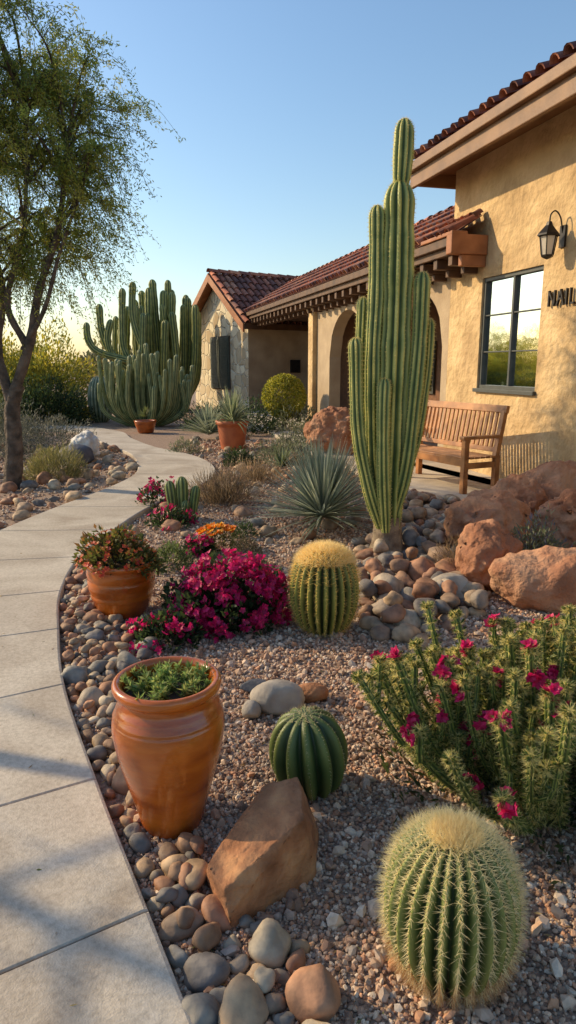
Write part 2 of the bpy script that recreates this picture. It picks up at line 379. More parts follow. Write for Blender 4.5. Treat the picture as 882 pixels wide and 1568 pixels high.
# window
mb=MB()
s0,s1,z0,z1=-.40,1.02,1.28,2.8; o=-.06; f=.05
hbox(mb,s0,s1,o-.05,o+.03,z0,z0+f);hbox(mb,s0,s1,o-.05,o+.03,z1-f,z1);hbox(mb,s0,s0+f,o-.05,o+.028,z0+f,z1-f);hbox(mb,s1-f,s1,o-.05,o+.028,z0+f,z1-f)
mid=.28; hbox(mb,mid-.022,mid+.022,o-.05,o+.025,z0+f,z1-f)
for zz in(1.79,2.29): 
    hbox(mb,s0+f,mid-.022,o-.03,o+.012,zz-.009,zz+.009);hbox(mb,mid+.022,s1-f,o-.03,o+.012,zz-.009,zz+.009)
hbox(mb,s0-.03,s1+.03,-.02,.05,z0-.05,z0+.002)
mb.obj('window_frame',M_frame,house,.004)
mb=MB(); hbox(mb,s0+.02,s1-.02,o-.03,o-.02,z0+.02,z1-.02); mb.obj('window_glass',M_glass,house)
TC=[(.34,.11,.06),(.42,.15,.085),(.28,.09,.055),(.48,.21,.12),(.20,.08,.06)]
def tile_roof(mb,O,U,S,length,slope,sp=.23,tl=.42,pal_=TC,r=None):
    O=np.array(O,float);U=nrm(U);S=nrm(S);Nn=nrm(np.cross(U,S)); 
    if Nn[2]<0:Nn=-Nn
    r=r or sp*.36; nc=int(length/sp); nr=max(1,int(math.ceil(slope/tl)))
    for c in range(nc):
        for k in range(nr):
            col=np.array(random.choice(pal_))*random.uniform(.7,1.25)
            a=k*tl-.03+random.uniform(-.015,.015); b=min(slope,(k+1)*tl+.04)
            th=np.linspace(0,np.pi,7); jit=random.uniform(-.01,.01)
            pts=[]
            for t_,q,lift in((a,r*1.0,.035),(b,r*.85,.0)):
                for h in th: pts.append(O+U*(c*sp+sp/2+jit+math.cos(h)*q)+S*t_+Nn*(math.sin(h)*q+lift))
            for h in th: pts.append(O+U*(c*sp+sp/2+jit+math.cos(h)*(r-.018))+S*a+Nn*(math.sin(h)*(r-.018)+.035))
            for h in th: pts.append(O+U*(c*sp+sp/2+jit+math.cos(h)*(r-.018))+S*(a+.15)+Nn*(math.sin(h)*(r-.018)+.03))
            F=[(i,i+1,i+8,i+7) for i in range(6)]+[(i,i+1,i+15,i+14) for i in range(6)]+[(14+i,15+i,22+i,21+i) for i in range(6)]
            mb.add(pts,F,0,col,True)
    mb.add([O,O+U*length,O+U*length+S*slope,O+S*slope],[(0,1,2,3)],0,(.2,.08,.05),False)
mb=MB()
up=np.array([*(-n1*math.cos(.38)),math.sin(.38)])
tile_roof(mb,H(-7.2,.66,4.55),np.array([*d1,0]),up,9.45,3.2)
mb.obj('main_tile_roof',M_tile,house)
mb=MB()
hbox(mb,-7.2,2.22,.56,.62,4.2,4.47,0); hbox(mb,-7.2,2.24,.62,.70,4.40,4.53,0); hbox(mb,-7.2,2.22,.50,.56,4.24,4.36,0)
hbox(mb,2.16,2.22,-2.5,.56,4.24,4.52,0)
mb.obj('main_fascia',M_trim,house,.012)
mb=MB(); hq(mb,[(-7.2,.56,4.40),(2.16,.56,4.40),(2.16,-.02,4.43),(-7.2,-.02,4.43)],0); hq(mb,[(1.9,-.02,4.431),(2.16,-.02,4.431),(2.16,-3,4.431),(1.9,-3,4.431)],0)
mb.obj('main_soffit',M_trim,house)
pz=3.36; e0=.95; e1=15.6
pitch=math.atan2(.93,1.5); up=np.array([*(-n1*math.cos(pitch)),math.sin(pitch)])
mb=MB(); tile_roof(mb,H(e0,.5,pz),np.array([*d1,0]),up,.98,.5)
tile_roof(mb,H(1.96,.5,pz),np.array([*d1,0]),up,e1-1.96,1.76)
mb.add([H(1.96,-1,pz+.92),H(e1+4,-1,pz+.92),H(e1+4,-3.5,pz-.4),H(1.96,-3.5,pz-.4)],[(0,1,2,3)],0,(.3,.12,.08),False)
for k in range(int((e1-1.96)/.4)):
    a=1.96+k*.4; th=np.linspace(0,np.pi,7); pts=[H(a+t*.44,-1+.1*math.cos(h)*(1-.1*t),pz+.93+.1*math.sin(h)*(1-.1*t)+.03*(1-t)) for t in(0,1) for h in th]
    mb.add(pts,[(i,i+1,i+8,i+7) for i in range(6)],0,np.array(random.choice(TC))*random.uniform(.8,1.2),True)
mb.obj('porch_tile_roof',M_tile,house)
mb=MB()
hbox(mb,e0+.02,e1,.40,.46,3.12,3.30,0)
hbox(mb,e0+.02,e1,.46,.53,3.22,3.34,0)
hq(mb,[(e0,.42,3.29),(e1,.42,3.29),(e1,-.02,3.12),(e0,-.02,3.12)],0)
mb.obj('porch_fascia',M_wood,house,.01)
mb=MB(); s=1.15
while s<15.3:
    hbox(mb,s,s+.12,.0,.42,2.98,3.12,0); hbox(mb,s+.01,s+.11,.0,.22,2.88,2.98,0); s+=.46
mb.obj('porch_rafter_tails',M_wood,house,.01)
mb=MB(); hbox(mb,e0-.03,e0+.13,.003,.56,3.10,3.36,0); hbox(mb,e0-.03,1.9,.32,.56,3.345,3.40,0); hbox(mb,e0+.0,e0+.10,.003,.38,2.95,3.10,0)
mb.obj('porch_end_beam',M_redwood,house,.012)
# wing with gable
C0=np.array([-1.36,24.0]); e=nrm([-.54,.842]); wn=nrm([-.842,-.54])
def G(a,o,z): p=C0+e*a+wn*o; return np.array([p[0],p[1],z])
AXG=np.array([[*e,0],[*wn,0],[0,0,1]])
def gbox(mb,a0,a1,o0,o1,z0,z1,mat=0): box(mb,G((a0+a1)/2,(o0+o1)/2,(z0+z1)/2),(a1-a0,abs(o1-o0),z1-z0),AXG,mat)
wl=4.3; ez=3.1; pk=4.65
mb=MB(); mb.add([G(0,0,0),G(wl,0,0),G(wl,0,ez),G(wl/2,0,pk),G(0,0,ez)],[(0,1,2,3,4)],0,(1,1,1),False)
mb.obj('stone_gable_wall',M_veneer,house)
mb=MB(); mb.add([G(0,0,0),G(0,-9,0),G(0,-9,ez),G(0,0,ez)],[(0,1,2,3)],0,(1,1,1),False); mb.add([G(wl,0,0),G(wl,-9,0),G(wl,-9,ez),G(wl,0,ez)],[(0,1,2,3)],0,(1,1,1),False)
mb.obj('wing_side_walls',M_stucco2,house)
mb=MB(); gbox(mb,-.08,-.003,-2.1,-1.7,1.35,1.8); mb.obj('wall_mailbox',M_metal,house,.01)
mb=MB()
sl=math.hypot(wl/2+.4,(pk-ez)*(wl/2+.4)/(wl/2)); tn=(pk-ez)/(wl/2); drop=.4*tn
for side in(0,1):
    a0=-.4 if side==0 else wl+.4; sg=1 if side==0 else -1
    O=G(a0,.4,ez-drop+.18); S=nrm(np.array([*(e*sg),tn])); U=np.array([*(-wn),0])
    tile_roof(mb,O,U,S,9.0,sl,.26,.42)
for k in range(22):
    a=.4-k*.42; th=np.linspace(0,np.pi,7); pts=[G(wl/2+.13*math.cos(h),a-t*.46,pk+.2+.12*math.sin(h)+.03*(1-t)) for t in(0,1) for h in th]
    mb.add(pts,[(i,i+1,i+8,i+7) for i in range(6)],0,np.array(random.choice(TC))*random.uniform(.8,1.2),True)
mb.obj('wing_tile_roof',M_tile,house)
mb=MB()
for sg,a0 in((1,-.4),(-1,wl+.4)):
    A=G(a0,.42,ez-drop+.16);B=G(wl/2,.42,pk+.16); dn=np.array([0,0,-.28]); bk=np.array([*(-wn*.07),0])
    mb.add([A,B,B+dn,A+dn,A+bk,B+bk,B+dn+bk,A+dn+bk],[(0,1,2,3),(4,5,6,7),(3,2,6,7),(0,3,7,4)],0,(1,1,1),False)
    A2=G(a0,.36,ez-drop+.12);B2=G(wl/2,.36,pk+.12); back=np.array([*(-wn*.4),0])
    mb.add([A2,B2,B2+back,A2+back],[(0,1,2,3)],0,(1,1,1),False)
mb.obj('wing_rake_boards',M_redwood,house)
mb=MB(); gbox(mb,-.44,-.36,-9,.38,ez-drop-.02,ez-drop+.17); 
for k in range(20): gbox(mb,-.34,0,-.2-k*.42,-.1-k*.42,ez-.25,ez-.1)
mb.obj('wing_eave',M_wood,house)
mb=MB()
gbox(mb,1.3,2.8,-.02,.03,.75,2.65,1)
for a in(1.32,2.08):
    gbox(mb,a,a+.7,.03,.07,.78,2.62,0)
    for k in range(16): box(mb,G(a+.35,.085,.88+k*.108),(.56,.012,.085),AXG,0)
mb.obj('window_shutters',[M_shut,M_dark],house,.004)
# patio
mb=MB()
pp=[(1.45,8.5),(2.28,7.5),(3.3,6.4),(4.6,5.2)]+[tuple(H(s,-.05,0)[:2]) for s in(-4,0,5,10,16)]+[(-1.9,20.5),(-.6,17),(.3,12.8)]
n=len(pp); V=[(*p,.07) for p in pp]+[(*p,0) for p in pp]
mb.add(V,[tuple(range(n))]+[(i,(i+1)%n,n+(i+1)%n,n+i) for i in range(n)],0,(1,1,1),False)
mb.add([H(0,-.052,.07),H(16,-.052,.07),H(16,-2.9,.07),H(0,-2.9,.07)],[(0,1,2,3)],0,(1,1,1),False)
mb.obj('patio_slab',M_conc)
lt=empty('house_name_letters')
def bar(mb,s0,z0,s1,z1,w=.02):
    a=H(s0,.03,z0);b=H(s1,.03,z1);d=b-a;L_=np.linalg.norm(d);d=d/L_;nn=np.array([*n1,0]); box(mb,(a+b)/2,(L_+w,.03,w),np.array([d,nn,np.cross(d,nn)]))
zb,zt=2.30,2.46; s=-.60
glyph={'N':[(0,0,0,1),(0,1,1,0),(1,0,1,1)],'A':[(0,0,.5,1),(.5,1,1,0),(.25,.4,.75,.4)],'L':[(0,0,0,1),(0,0,.8,0)],'I':[(0,0,0,1)],'E':[(0,0,0,1),(0,0,.8,0),(0,.5,.6,.5),(0,1,.8,1)]}
for ch,w in(('N',.11),('A',.12),('I',.02),('L',.08),('L',.08),('E',.08)):
    mb=MB()
    for a,b,c,d in glyph[ch]: bar(mb,s-a*w,zb+b*(zt-zb),s-c*w,zb+d*(zt-zb))
    mb.obj('letter_'+ch.lower(),M_metal,lt); s-=w+.05
def lathe(mb,c,prof,n=32,mat=0,col=(1,1,1),smooth=True):
    th=np.linspace(0,2*np.pi,n,endpoint=False); V=[]
    for r,z in prof:
        for t in th: V.append((c[0]+r*math.cos(t),c[1]+r*math.sin(t),c[2]+z))
    k=len(prof); i=np.arange(k-1)[:,None]*n; j=np.arange(n)[None]; j2=(j+1)%n
    mb.add(V,np.stack([i+j,i+j2,i+n+j2,i+n+j],-1).reshape(-1,4),mat,col,smooth)
lan=empty('wall_lantern'); 
ls,lo=-.74,.20; c=H(ls,lo,0)
mb=MB()
box(mb,H(ls,.012,3.06),(.10,.025,.24),AX); 
arc=[H(ls,.02,3.1),H(ls,.06,3.26),H(ls,.13,3.33),H(ls,.19,3.29),H(ls,lo,3.2)]
sweep(mb,catmull(arc,6),np.full(25,.009),n=6)
mb.obj('bracket',M_metal,lan)
mb=MB(); lathe(mb,(c[0],c[1],0),[(.0,3.22),(.03,3.21),(.045,3.17),(.08,3.13),(.125,3.08),(.135,3.06),(.11,3.05)],6,0,smooth=False)
lathe(mb,(c[0],c[1],0),[(.0,2.80),(.03,2.81),(.07,2.83),(.075,2.85),(0,2.855)],6,0,smooth=False)
for k in range(6):
    t=k*math.pi/3; sweep(mb,np.array([[c[0]+.102*math.cos(t),c[1]+.102*math.sin(t),3.06],[c[0]+.07*math.cos(t),c[1]+.07*math.sin(t),2.85]]),[.007,.007],n=4)
mb.obj('cage',M_metal,lan)
mb=MB(); lathe(mb,(c[0],c[1],0),[(.095,3.05),(.064,2.852)],6,0,smooth=False); mb.obj('glass_panes',M_lglass,lan)
mb=MB(); lathe(mb,(3.0,8.2,.07),[(.0,0),(.06,.0),(.06,.03),(.045,.05),(.05,.13),(.035,.16),(.015,.18),(.015,.2),(0,.21)],12); mb.obj('patio_lantern',M_metal)

# ------------------------------------------------------------ bench
bench=empty('wooden_bench')
BL=nrm([-.45,.893]); BD=nrm([.893,.45]); BO=np.array([2.12,8.15]); bz=.07
def BP(l,d,z): p=BO+BL*l+BD*d; return np.array([p[0],p[1],bz+z])
AB=np.array([[*BL,0],[*BD,0],[0,0,1]])
def bbox(mb,l0,l1,dd0,dd1,z0,z1): box(mb,BP((l0+l1)/2,(dd0+dd1)/2,(z0+z1)/2),(l1-l0,dd1-dd0,z1-z0),AB)
BW=1.6
mb=MB()
for l in(0,BW-.07):
    bbox(mb,l,l+.07,0,.07,0,.66); bbox(mb,l,l+.07,.50,.57,0,.45)
    bbox(mb,l+.01,l+.06,.07,.50,.30,.37)
mb.obj('legs',M_bench,bench,.005)
mb=MB()
for l in(-.01,BW-.08): bbox(mb,l,l+.09,-.03,.56,.66,.70)
mb.obj('armrests',M_bench,bench,.008)
mb=MB()
for k in range(6): bbox(mb,.0,BW,.0+k*.085,.07+k*.085,.42,.445)
bbox(mb,.07,BW-.07,.005,.035,.33,.42)
mb.obj('seat',M_bench,bench,.005)
mb=MB(); tilt=.18
bd=np.array([*(BD*math.sin(tilt)),math.cos(tilt)]); bn=np.array([*(BD*math.cos(tilt)),-math.sin(tilt)]); AK=np.array([[*BL,0],bn,bd])
def kb(l0,l1,h0,h1,t): box(mb,BP((l0+l1)/2,.52,.42)+bd*(h0+h1)/2,(l1-l0,t,h1-h0),AK)
kb(0,.07,0,.60,.06); kb(BW-.07,BW,0,.60,.06); kb(-.02,BW+.02,.55,.64,.05); kb(.07,BW-.07,.06,.12,.045)
for k in range(17):
    l=.12+k*(BW-.28)/16; kb(l,l+.045,.12,.55,.022)
mb.obj('backrest',M_bench,bench,.005)

# ------------------------------------------------------------ pots
def pot(name,c,prof,mat,soil,n=48):
    p=empty(name); mb=MB(); lathe(mb,c,prof,n); mb.obj('pot_body',mat,p)
    mb=MB(); lathe(mb,c,[(soil[0],soil[1]),(soil[0]*.5,soil[1]+.01),(0,soil[1]+.015)],n); mb.obj('soil',M_soil,p); return p
def smoothprof(pr,m=5): return [tuple(q) for q in catmull(pr,m)]
U=(-.415,2.17,0.0)
urn=pot('terracotta_urn',U,smoothprof([(.0,.005),(.09,.0),(.108,.01),(.128,.09),(.158,.2),(.182,.30),(.194,.38),(.190,.425)],4)+[(.187,.428),(.189,.434),(.184,.44)]+smoothprof([(.178,.462),(.166,.485),(.165,.505),(.178,.517),(.186,.532),(.184,.548),(.172,.556),(.158,.55),(.150,.535),(.147,.50),(.15,.4)],4),M_terra,(.15,.50),64)
S1=(-1.09,4.28,0.0)
pot2=pot('flower_pot',S1,smoothprof([(.0,.005),(.12,.0),(.145,.01),(.175,.07),(.203,.14)],3)+[(.198,.15),(.200,.156)]+smoothprof([(.214,.19),(.218,.24)],3)+[(.212,.25),(.214,.256)]+smoothprof([(.222,.29),(.218,.325),(.222,.335),(.228,.35),(.222,.367),(.205,.365),(.19,.34),(.19,.25)],3),M_terra,(.195,.335))
S2=(-1.08,13.3,0.0)
pot3=pot('agave_pot',S2,smoothprof([(.0,.005),(.2,.0),(.22,.02),(.26,.25),(.29,.48)],4)+[(.32,.49),(.325,.56),(.30,.565),(.27,.55),(.27,.45)],M_terra2,(.275,.52))
S3=(-3.45,16.6,0.0)
pot4=pot('shallow_pot',S3,[(.0,.0),(.16,.0),(.19,.03),(.24,.18),(.27,.28),(.27,.31),(.24,.31),(.23,.25)],M_terra,(.24,.27))

# ------------------------------------------------------------ plants
def mound(mb,c,rx,ry,h,n,L,Wd,cols,mat=0,shell=.5,up=.5,var=.25,zmin=0.02,lump=.25,seed=0):
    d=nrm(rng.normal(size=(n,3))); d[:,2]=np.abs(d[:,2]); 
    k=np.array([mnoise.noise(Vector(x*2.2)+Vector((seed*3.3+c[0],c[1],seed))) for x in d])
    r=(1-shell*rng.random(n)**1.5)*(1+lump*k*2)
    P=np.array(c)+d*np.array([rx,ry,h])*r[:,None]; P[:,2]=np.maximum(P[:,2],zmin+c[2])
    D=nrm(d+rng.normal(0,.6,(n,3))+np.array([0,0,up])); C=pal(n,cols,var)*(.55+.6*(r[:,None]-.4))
    leaves(mb,P,D,L*rng.uniform(.6,1.3,n),Wd*rng.uniform(.7,1.2,n),C,mat)
def flowers(mb,C0,Nn,size,cols,mat=1,petals=6,layers=1):
    n=len(C0)
    for l in range(layers):
        Nv=nrm(Nn); A=nrm(np.cross(Nv,rng.normal(size=(n,3)))); B=np.cross(Nv,A)
        for k in range(petals):
            t=2*np.pi*k/petals+rng.uniform(-.2,.2,n)+l*.4
            D=A*np.cos(t)[:,None]+B*np.sin(t)[:,None]+Nv*(.35+.6*l)
            sz=size*rng.uniform(.7,1.15,n)*(1-.25*l)
            P=C0; D=nrm(D); S=nrm(np.cross(D,Nv))*sz[:,None]*.36
            V=np.stack([P,P+D*sz[:,None]*.55+S,P+D*sz[:,None],P+D*sz[:,None]*.55-S],1).reshape(-1,3)
            mb.add(V,np.arange(4*n).reshape(n,4),mat,np.repeat(pal(n,cols,.25),4,0),False)
GREEN=[(.05,.085,.03),(.07,.11,.035),(.035,.065,.025)]
MAG=[(.62,.012,.13),(.75,.02,.19),(.45,.008,.09)]
def twigs(mb,c,r,h,n,mat=0,rad=.005):
    for _ in range(n):
        a=random.uniform(0,6.28); q=random.uniform(.3,1); p=[c,(c[0]+math.cos(a)*r*q*.4,c[1]+math.sin(a)*r*q*.4,c[2]+h*.5),(c[0]+math.cos(a)*r*q,c[1]+math.sin(a)*r*q,c[2]+h*random.uniform(.6,.95))]
        P=catmull(p,4); sweep(mb,P,np.linspace(rad,rad*.4,len(P)),n=5,mat=mat)

# columnar cactus
mb=MB()
cy=5.75
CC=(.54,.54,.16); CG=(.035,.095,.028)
cols_=[([(.86,cy,.0),(.865,cy,.5),(.875,cy,1.3),(.885,cy+.02,2.2),(.875,cy+.02,3.02)],.125,11,.75,0),
 ([(.885,cy+.02,2.94),(.895,cy+.02,3.2),(.90,cy+.02,3.46)],.082,9,.8,.42),
 ([(.82,cy-.02,.30),(.73,cy-.02,.8),(.70,cy,1.6),(.715,cy+.02,2.2),(.705,cy+.03,2.84)],.066,8,.7,0),
 ([(.79,cy-.08,.25),(.67,cy-.11,.62),(.575,cy-.11,1.1),(.54,cy-.10,1.82)],.056,8,.7,0),
 ([(.91,cy-.04,.35),(.995,cy-.06,.8),(1.035,cy-.06,1.3),(1.065,cy-.05,1.8),(1.07,cy-.05,2.33)],.066,8,.7,0),
 ([(.94,cy+.06,.5),(1.07,cy+.04,.95),(1.14,cy+.04,1.5),(1.155,cy+.04,1.98)],.052,8,.7,0),
 ([(.83,cy-.12,.22),(.79,cy-.16,.7),(.775,cy-.16,1.2),(.78,cy-.14,1.5)],.056,8,.7,0),
 ([(.78,cy+.10,.3),(.64,cy+.11,.9),(.61,cy+.11,1.5),(.62,cy+.11,2.15)],.052,8,.7,0)]
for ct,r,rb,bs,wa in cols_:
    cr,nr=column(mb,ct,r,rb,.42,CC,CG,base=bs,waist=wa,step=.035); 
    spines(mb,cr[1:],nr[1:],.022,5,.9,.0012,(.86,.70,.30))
sweep(mb,np.array([(.86,cy,-.02),(.86,cy,.10),(.86,cy-.01,.34)]),[.18,.135,.115],np.array([1,.86]*8),n=16,mat=2)
mb.obj('columnar_cactus',[M_cactus,M_spine,M_bone])

def barrel(name,c,R,Hh,ribs,depth,cc,cg,sc,sl,per,w=.0012,tiltv=(0,0),crown=True,crowncol=(.6,.5,.28),spread=.8,crl=.03,crn=900,dens=34,cr_r=.42,fringe=0,topglow=0):
    mb=MB(); t=np.linspace(0,1,dens)
    ph=t*np.pi*.96+.04; z=(1-np.cos(ph))/2*Hh; rad=R*np.sin(ph)**.72; 
    P=np.stack([c[0]+tiltv[0]*z,c[1]+tiltv[1]*z,c[2]+z-Hh*.03],1)
    rad[-1]=R*.02
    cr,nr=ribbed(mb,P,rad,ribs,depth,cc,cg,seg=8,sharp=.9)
    nr2=nrm(nr+np.array([0,0,1])*((z/Hh-.5)*1.6)[:,None,None])
    k=slice(3,dens-2)
    spines(mb,cr[k],nr2[k],sl,per,spread,w,sc)
    if topglow:
        k=slice(int(dens*.62),dens-1); spines(mb,cr[k],nr2[k],sl*1.35,topglow,.9,w,sc)
    if fringe:
        k=slice(2,int(dens*.4)); spines(mb,cr[k],nr2[k]+np.array([0,0,-.5]),sl*1.3,fringe,.7,w,(.55,.32,.15))
    if crown:
        top=P[-1]; n=crn; a=rng.uniform(0,6.28,n); q=np.sqrt(rng.random(n))*R*cr_r
        B=np.stack([top[0]+np.cos(a)*q,top[1]+np.sin(a)*q,top[2]-q**2/R*.6],1)
        spines(mb,B,nrm(B-(top-np.array([0,0,R*.6]))),crl,3,.8,w,crowncol)
    return mb.obj(name,[M_cactus,M_spine])
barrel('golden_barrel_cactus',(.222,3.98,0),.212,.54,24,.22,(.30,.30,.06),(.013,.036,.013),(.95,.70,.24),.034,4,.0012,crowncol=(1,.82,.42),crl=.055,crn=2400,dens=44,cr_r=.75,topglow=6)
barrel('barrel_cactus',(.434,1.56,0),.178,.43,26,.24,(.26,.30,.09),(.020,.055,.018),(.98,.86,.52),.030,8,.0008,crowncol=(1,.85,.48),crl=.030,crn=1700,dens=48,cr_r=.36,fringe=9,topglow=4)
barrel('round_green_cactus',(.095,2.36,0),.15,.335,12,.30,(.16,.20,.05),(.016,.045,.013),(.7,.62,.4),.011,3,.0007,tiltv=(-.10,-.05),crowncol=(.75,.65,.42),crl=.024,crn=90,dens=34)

def rosette(name,c,R,n,w,cols,mats=M_leaf,parent=None,lift=.1,droop=.25,emin=.15):
    mb=MB()
    for k in range(n):
        a=random.uniform(0,6.283); el=random.uniform(emin,1.0)**.8*1.45; L=R*random.uniform(.75,1.1); K=6
        d=np.array([math.cos(a)*math.cos(el),math.sin(a)*math.cos(el),math.sin(el)])
        t=np.linspace(0,1,K); P=np.array(c)+np.array([0,0,lift])+d*L*t[:,None]; P[:,2]-=droop*L*(t**2)*math.cos(el)
        side=nrm(np.cross(d,[0,0,1])); W_=w*np.array([.8,1,.95,.8,.55,.08])
        upv=nrm(np.cross(side,d)); 
        A=P+side*W_[:,None]; B=P-side*W_[:,None]; M=P-upv*W_[:,None]*.45
        V=np.concatenate([A,M,B]); F=[(i,i+1,K+i+1,K+i) for i in range(K-1)]+[(K+i,K+i+1,2*K+i+1,2*K+i) for i in range(K-1)]
        mb.add(V,F,0,np.array(random.choice(cols))*random.uniform(.75,1.2),False)
    return mb.obj(name,mats,parent)
BLU=[(.40,.45,.34),(.50,.54,.39),(.27,.33,.24)]
rosette('yucca_plant',(.34,6.6,0),.80,480,.012,BLU,lift=.14,emin=.0,droop=.12)
rosette('agave_leaves',(S2[0],S2[1],.5),.80,170,.018,[(.28,.34,.19),(.36,.4,.24)],parent=pot3,lift=.0,droop=.5)
rosette('agave_plant',(-1.75,15.2,0),.85,130,.022,[(.28,.33,.23),(.36,.4,.28)])
rosette('agave_plant',(-.1,10.2,0),.4,80,.012,[(.17,.22,.11),(.23,.27,.16)])
rosette('agave_plant',(.75,14.5,0),.5,80,.014,[(.17,.22,.11),(.23,.27,.16)])
rosette('pot_plant',(S3[0],S3[1],.28),.3,50,.012,[(.2,.24,.08)],parent=pot4)

mb=MB()
for k in range(60):
    a=random.uniform(0,6.28); q=random.uniform(0,.13); c=(U[0]+q*math.cos(a),U[1]+q*math.sin(a),.505)
    hgt=random.uniform(.03,.08)*(1-q*2.5); lean=np.array([math.cos(a)*q*.3,math.sin(a)*q*.3,hgt])
    n=44; t=rng.random(n); P=np.array(c)+lean*t[:,None]; D=rng.normal(size=(n,3))*.8+np.array([0,0,.8])
    leaves(mb,P,D,.028*rng.uniform(.7,1.2,n),.007,pal(n,[(.19,.30,.08),(.28,.38,.11),(.36,.38,.12)],.2)*(.5+.7*t[:,None]))
mb.obj('succulents',M_leaf,urn)
mb=MB(); c=(S1[0]-.02,S1[1],.33)
twigs(mb,c,.22,.2,24,2,.006)
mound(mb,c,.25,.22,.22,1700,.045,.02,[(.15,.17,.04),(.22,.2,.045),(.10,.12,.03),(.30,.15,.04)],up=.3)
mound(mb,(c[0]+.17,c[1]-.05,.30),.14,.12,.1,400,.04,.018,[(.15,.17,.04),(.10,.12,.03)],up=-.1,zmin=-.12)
n=120; d=nrm(rng.normal(size=(n,3))); d[:,2]=abs(d[:,2]); P=np.array(c)+d*np.array([.26,.24,.23])
flowers(mb,P,d+np.array([0,0,.5]),.022,[(.75,.12,.03),(.8,.22,.04),(.6,.06,.04)],1,5,1)
mb.obj('flowering_plant',[M_leaf,M_petal,M_bark],pot2)
def bracts(mb,c,rx,ry,h,n,size,clus=.045,per=6,cols=MAG,zlow=.25):
    d=nrm(rng.normal(size=(n,3))); d[:,2]=np.abs(d[:,2])*.9+zlow*.3; d=nrm(d); P=np.array(c)+d*np.array([rx,ry,h])*rng.uniform(.88,1.12,(n,1))
    P=np.repeat(P,per,0)+rng.normal(0,clus,(n*per,3)); d=np.repeat(d,per,0)+rng.normal(0,.5,(n*per,3))
    flowers(mb,P,d,size,cols,1,5,1)
mb=MB(); c=(-.42,4.12,0)
twigs(mb,c,.34,.36,26,2)
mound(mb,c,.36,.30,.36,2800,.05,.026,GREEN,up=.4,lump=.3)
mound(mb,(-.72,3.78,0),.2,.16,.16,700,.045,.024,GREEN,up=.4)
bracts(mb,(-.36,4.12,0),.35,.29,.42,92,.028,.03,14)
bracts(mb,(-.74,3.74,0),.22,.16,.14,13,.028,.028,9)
mb.obj('bougainvillea_bush',[M_leaf,M_petal,M_bark])
for nm,c,r,h,nf in(('pink_flower_bush',(-1.5,7.7,0),.22,.30,16),('pink_flower_bush',(-1.2,6.8,0),.22,.16,8),('pink_flower_bush',(-.78,5.75,0),.14,.1,8)):
    mb=MB(); mound(mb,c,r,r,h,500,.05,.024,GREEN); bracts(mb,c,r,r,h,nf,.035,.035,7); mb.obj(nm,[M_leaf,M_petal])
# cholla-like cactus: upright cylindrical spiny stems with side joints
mb=MB(); tips=[]; CX,CY=1.14,2.42; sides=[]
def cstem(P,r,low):
    cr,nr=column(mb,P,r,6,.3,(.26,.30,.07),(.035,.075,.024),base=.8,tip=1.3,step=.03)
    spines(mb,cr,nr,.026,5,.9,.0010,(.84,.74,.30))
    L_=len(cr); k=slice(int(L_*.6),L_-2); spines(mb,cr[k],nr[k],.027,4,.9,.0010,(1,.86,.38))
    n=int(L_*9); ii=rng.integers(0,cr.shape[0]-2,n); jj=rng.integers(0,cr.shape[1],n)
    leaves(mb,cr[ii,jj],nr[ii,jj]+np.array([0,0,.7])+rng.normal(0,.3,(n,3)),.024*rng.uniform(.6,1.2,n),.008,pal(n,[(.11,.17,.04),(.22,.25,.06),(.07,.12,.03)],.2),2)
    for q in range(3):
        i=random.randint(int(L_*.35),L_-4); j=random.randint(0,cr.shape[1]-1); sides.append((cr[i,j],nr[i,j]))
for k in range(150):
    a=random.uniform(0,6.283); rr=random.random()**.55; bx=CX+.50*rr*math.cos(a); by=CY+.36*rr*math.sin(a)
    reach=rr*random.uniform(.15,.38); top=random.uniform(.48,.76)*(1-.55*rr**1.3*random.uniform(.4,1))
    ex=bx+math.cos(a)*reach*1.15; ey=by+math.sin(a)*reach
    r=random.uniform(.011,.019); P=[(bx,by,.0),(bx+(ex-bx)*.55+random.uniform(-.03,.03),by+(ey-by)*.55,top*.38),(ex,ey,top)]
    cstem(P,r,0); Pm=catmull(P,8); tips.append((Pm[-1],nrm(Pm[-1]-Pm[-3]),rr))
    for q in range(random.choice([1,2,2,3])):
        i=random.randint(5,13); b=Pm[i]; aa=random.uniform(0,6.28); l=random.uniform(.07,.18)
        o=np.array([math.cos(aa),math.sin(aa),0])*l*.5
        Q=[b,b+o*.8+np.array([0,0,l*.25]),b+o+np.array([0,0,l])]
        cstem(Q,r*.8,0); tips.append((np.array(Q[-1]),np.array([0,0,1.]),rr))
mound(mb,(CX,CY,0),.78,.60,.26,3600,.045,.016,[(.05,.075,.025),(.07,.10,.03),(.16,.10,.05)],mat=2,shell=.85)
sel=[t for t in tips if t[2]>.3]; random.shuffle(sel); sel=sel[:60]
near=[s_ for s_ in sides if s_[1][1]<.2 and s_[0][1]<CY+.1 and s_[0][2]>.12]; random.shuffle(near); near=near[:46]
P=np.array([t[0] for t in sel]+[t[0]+t[1]*.022 for t in near]); D=np.array([t[1] for t in sel]+[t[1]+np.array([0,0,.3]) for t in near])
P2=np.repeat(P,4,0)+rng.normal(0,.013,(len(P)*4,3)); D2=np.repeat(D,4,0)+rng.normal(0,.5,(len(P)*4,3))
flowers(mb,P2,D2,.029,[(.72,.02,.16),(.85,.05,.22),(.55,.01,.09)],3,7,2)
mb.obj('flowering_cholla_cactus',[M_cactus,M_spine,M_leaf,M_petal])

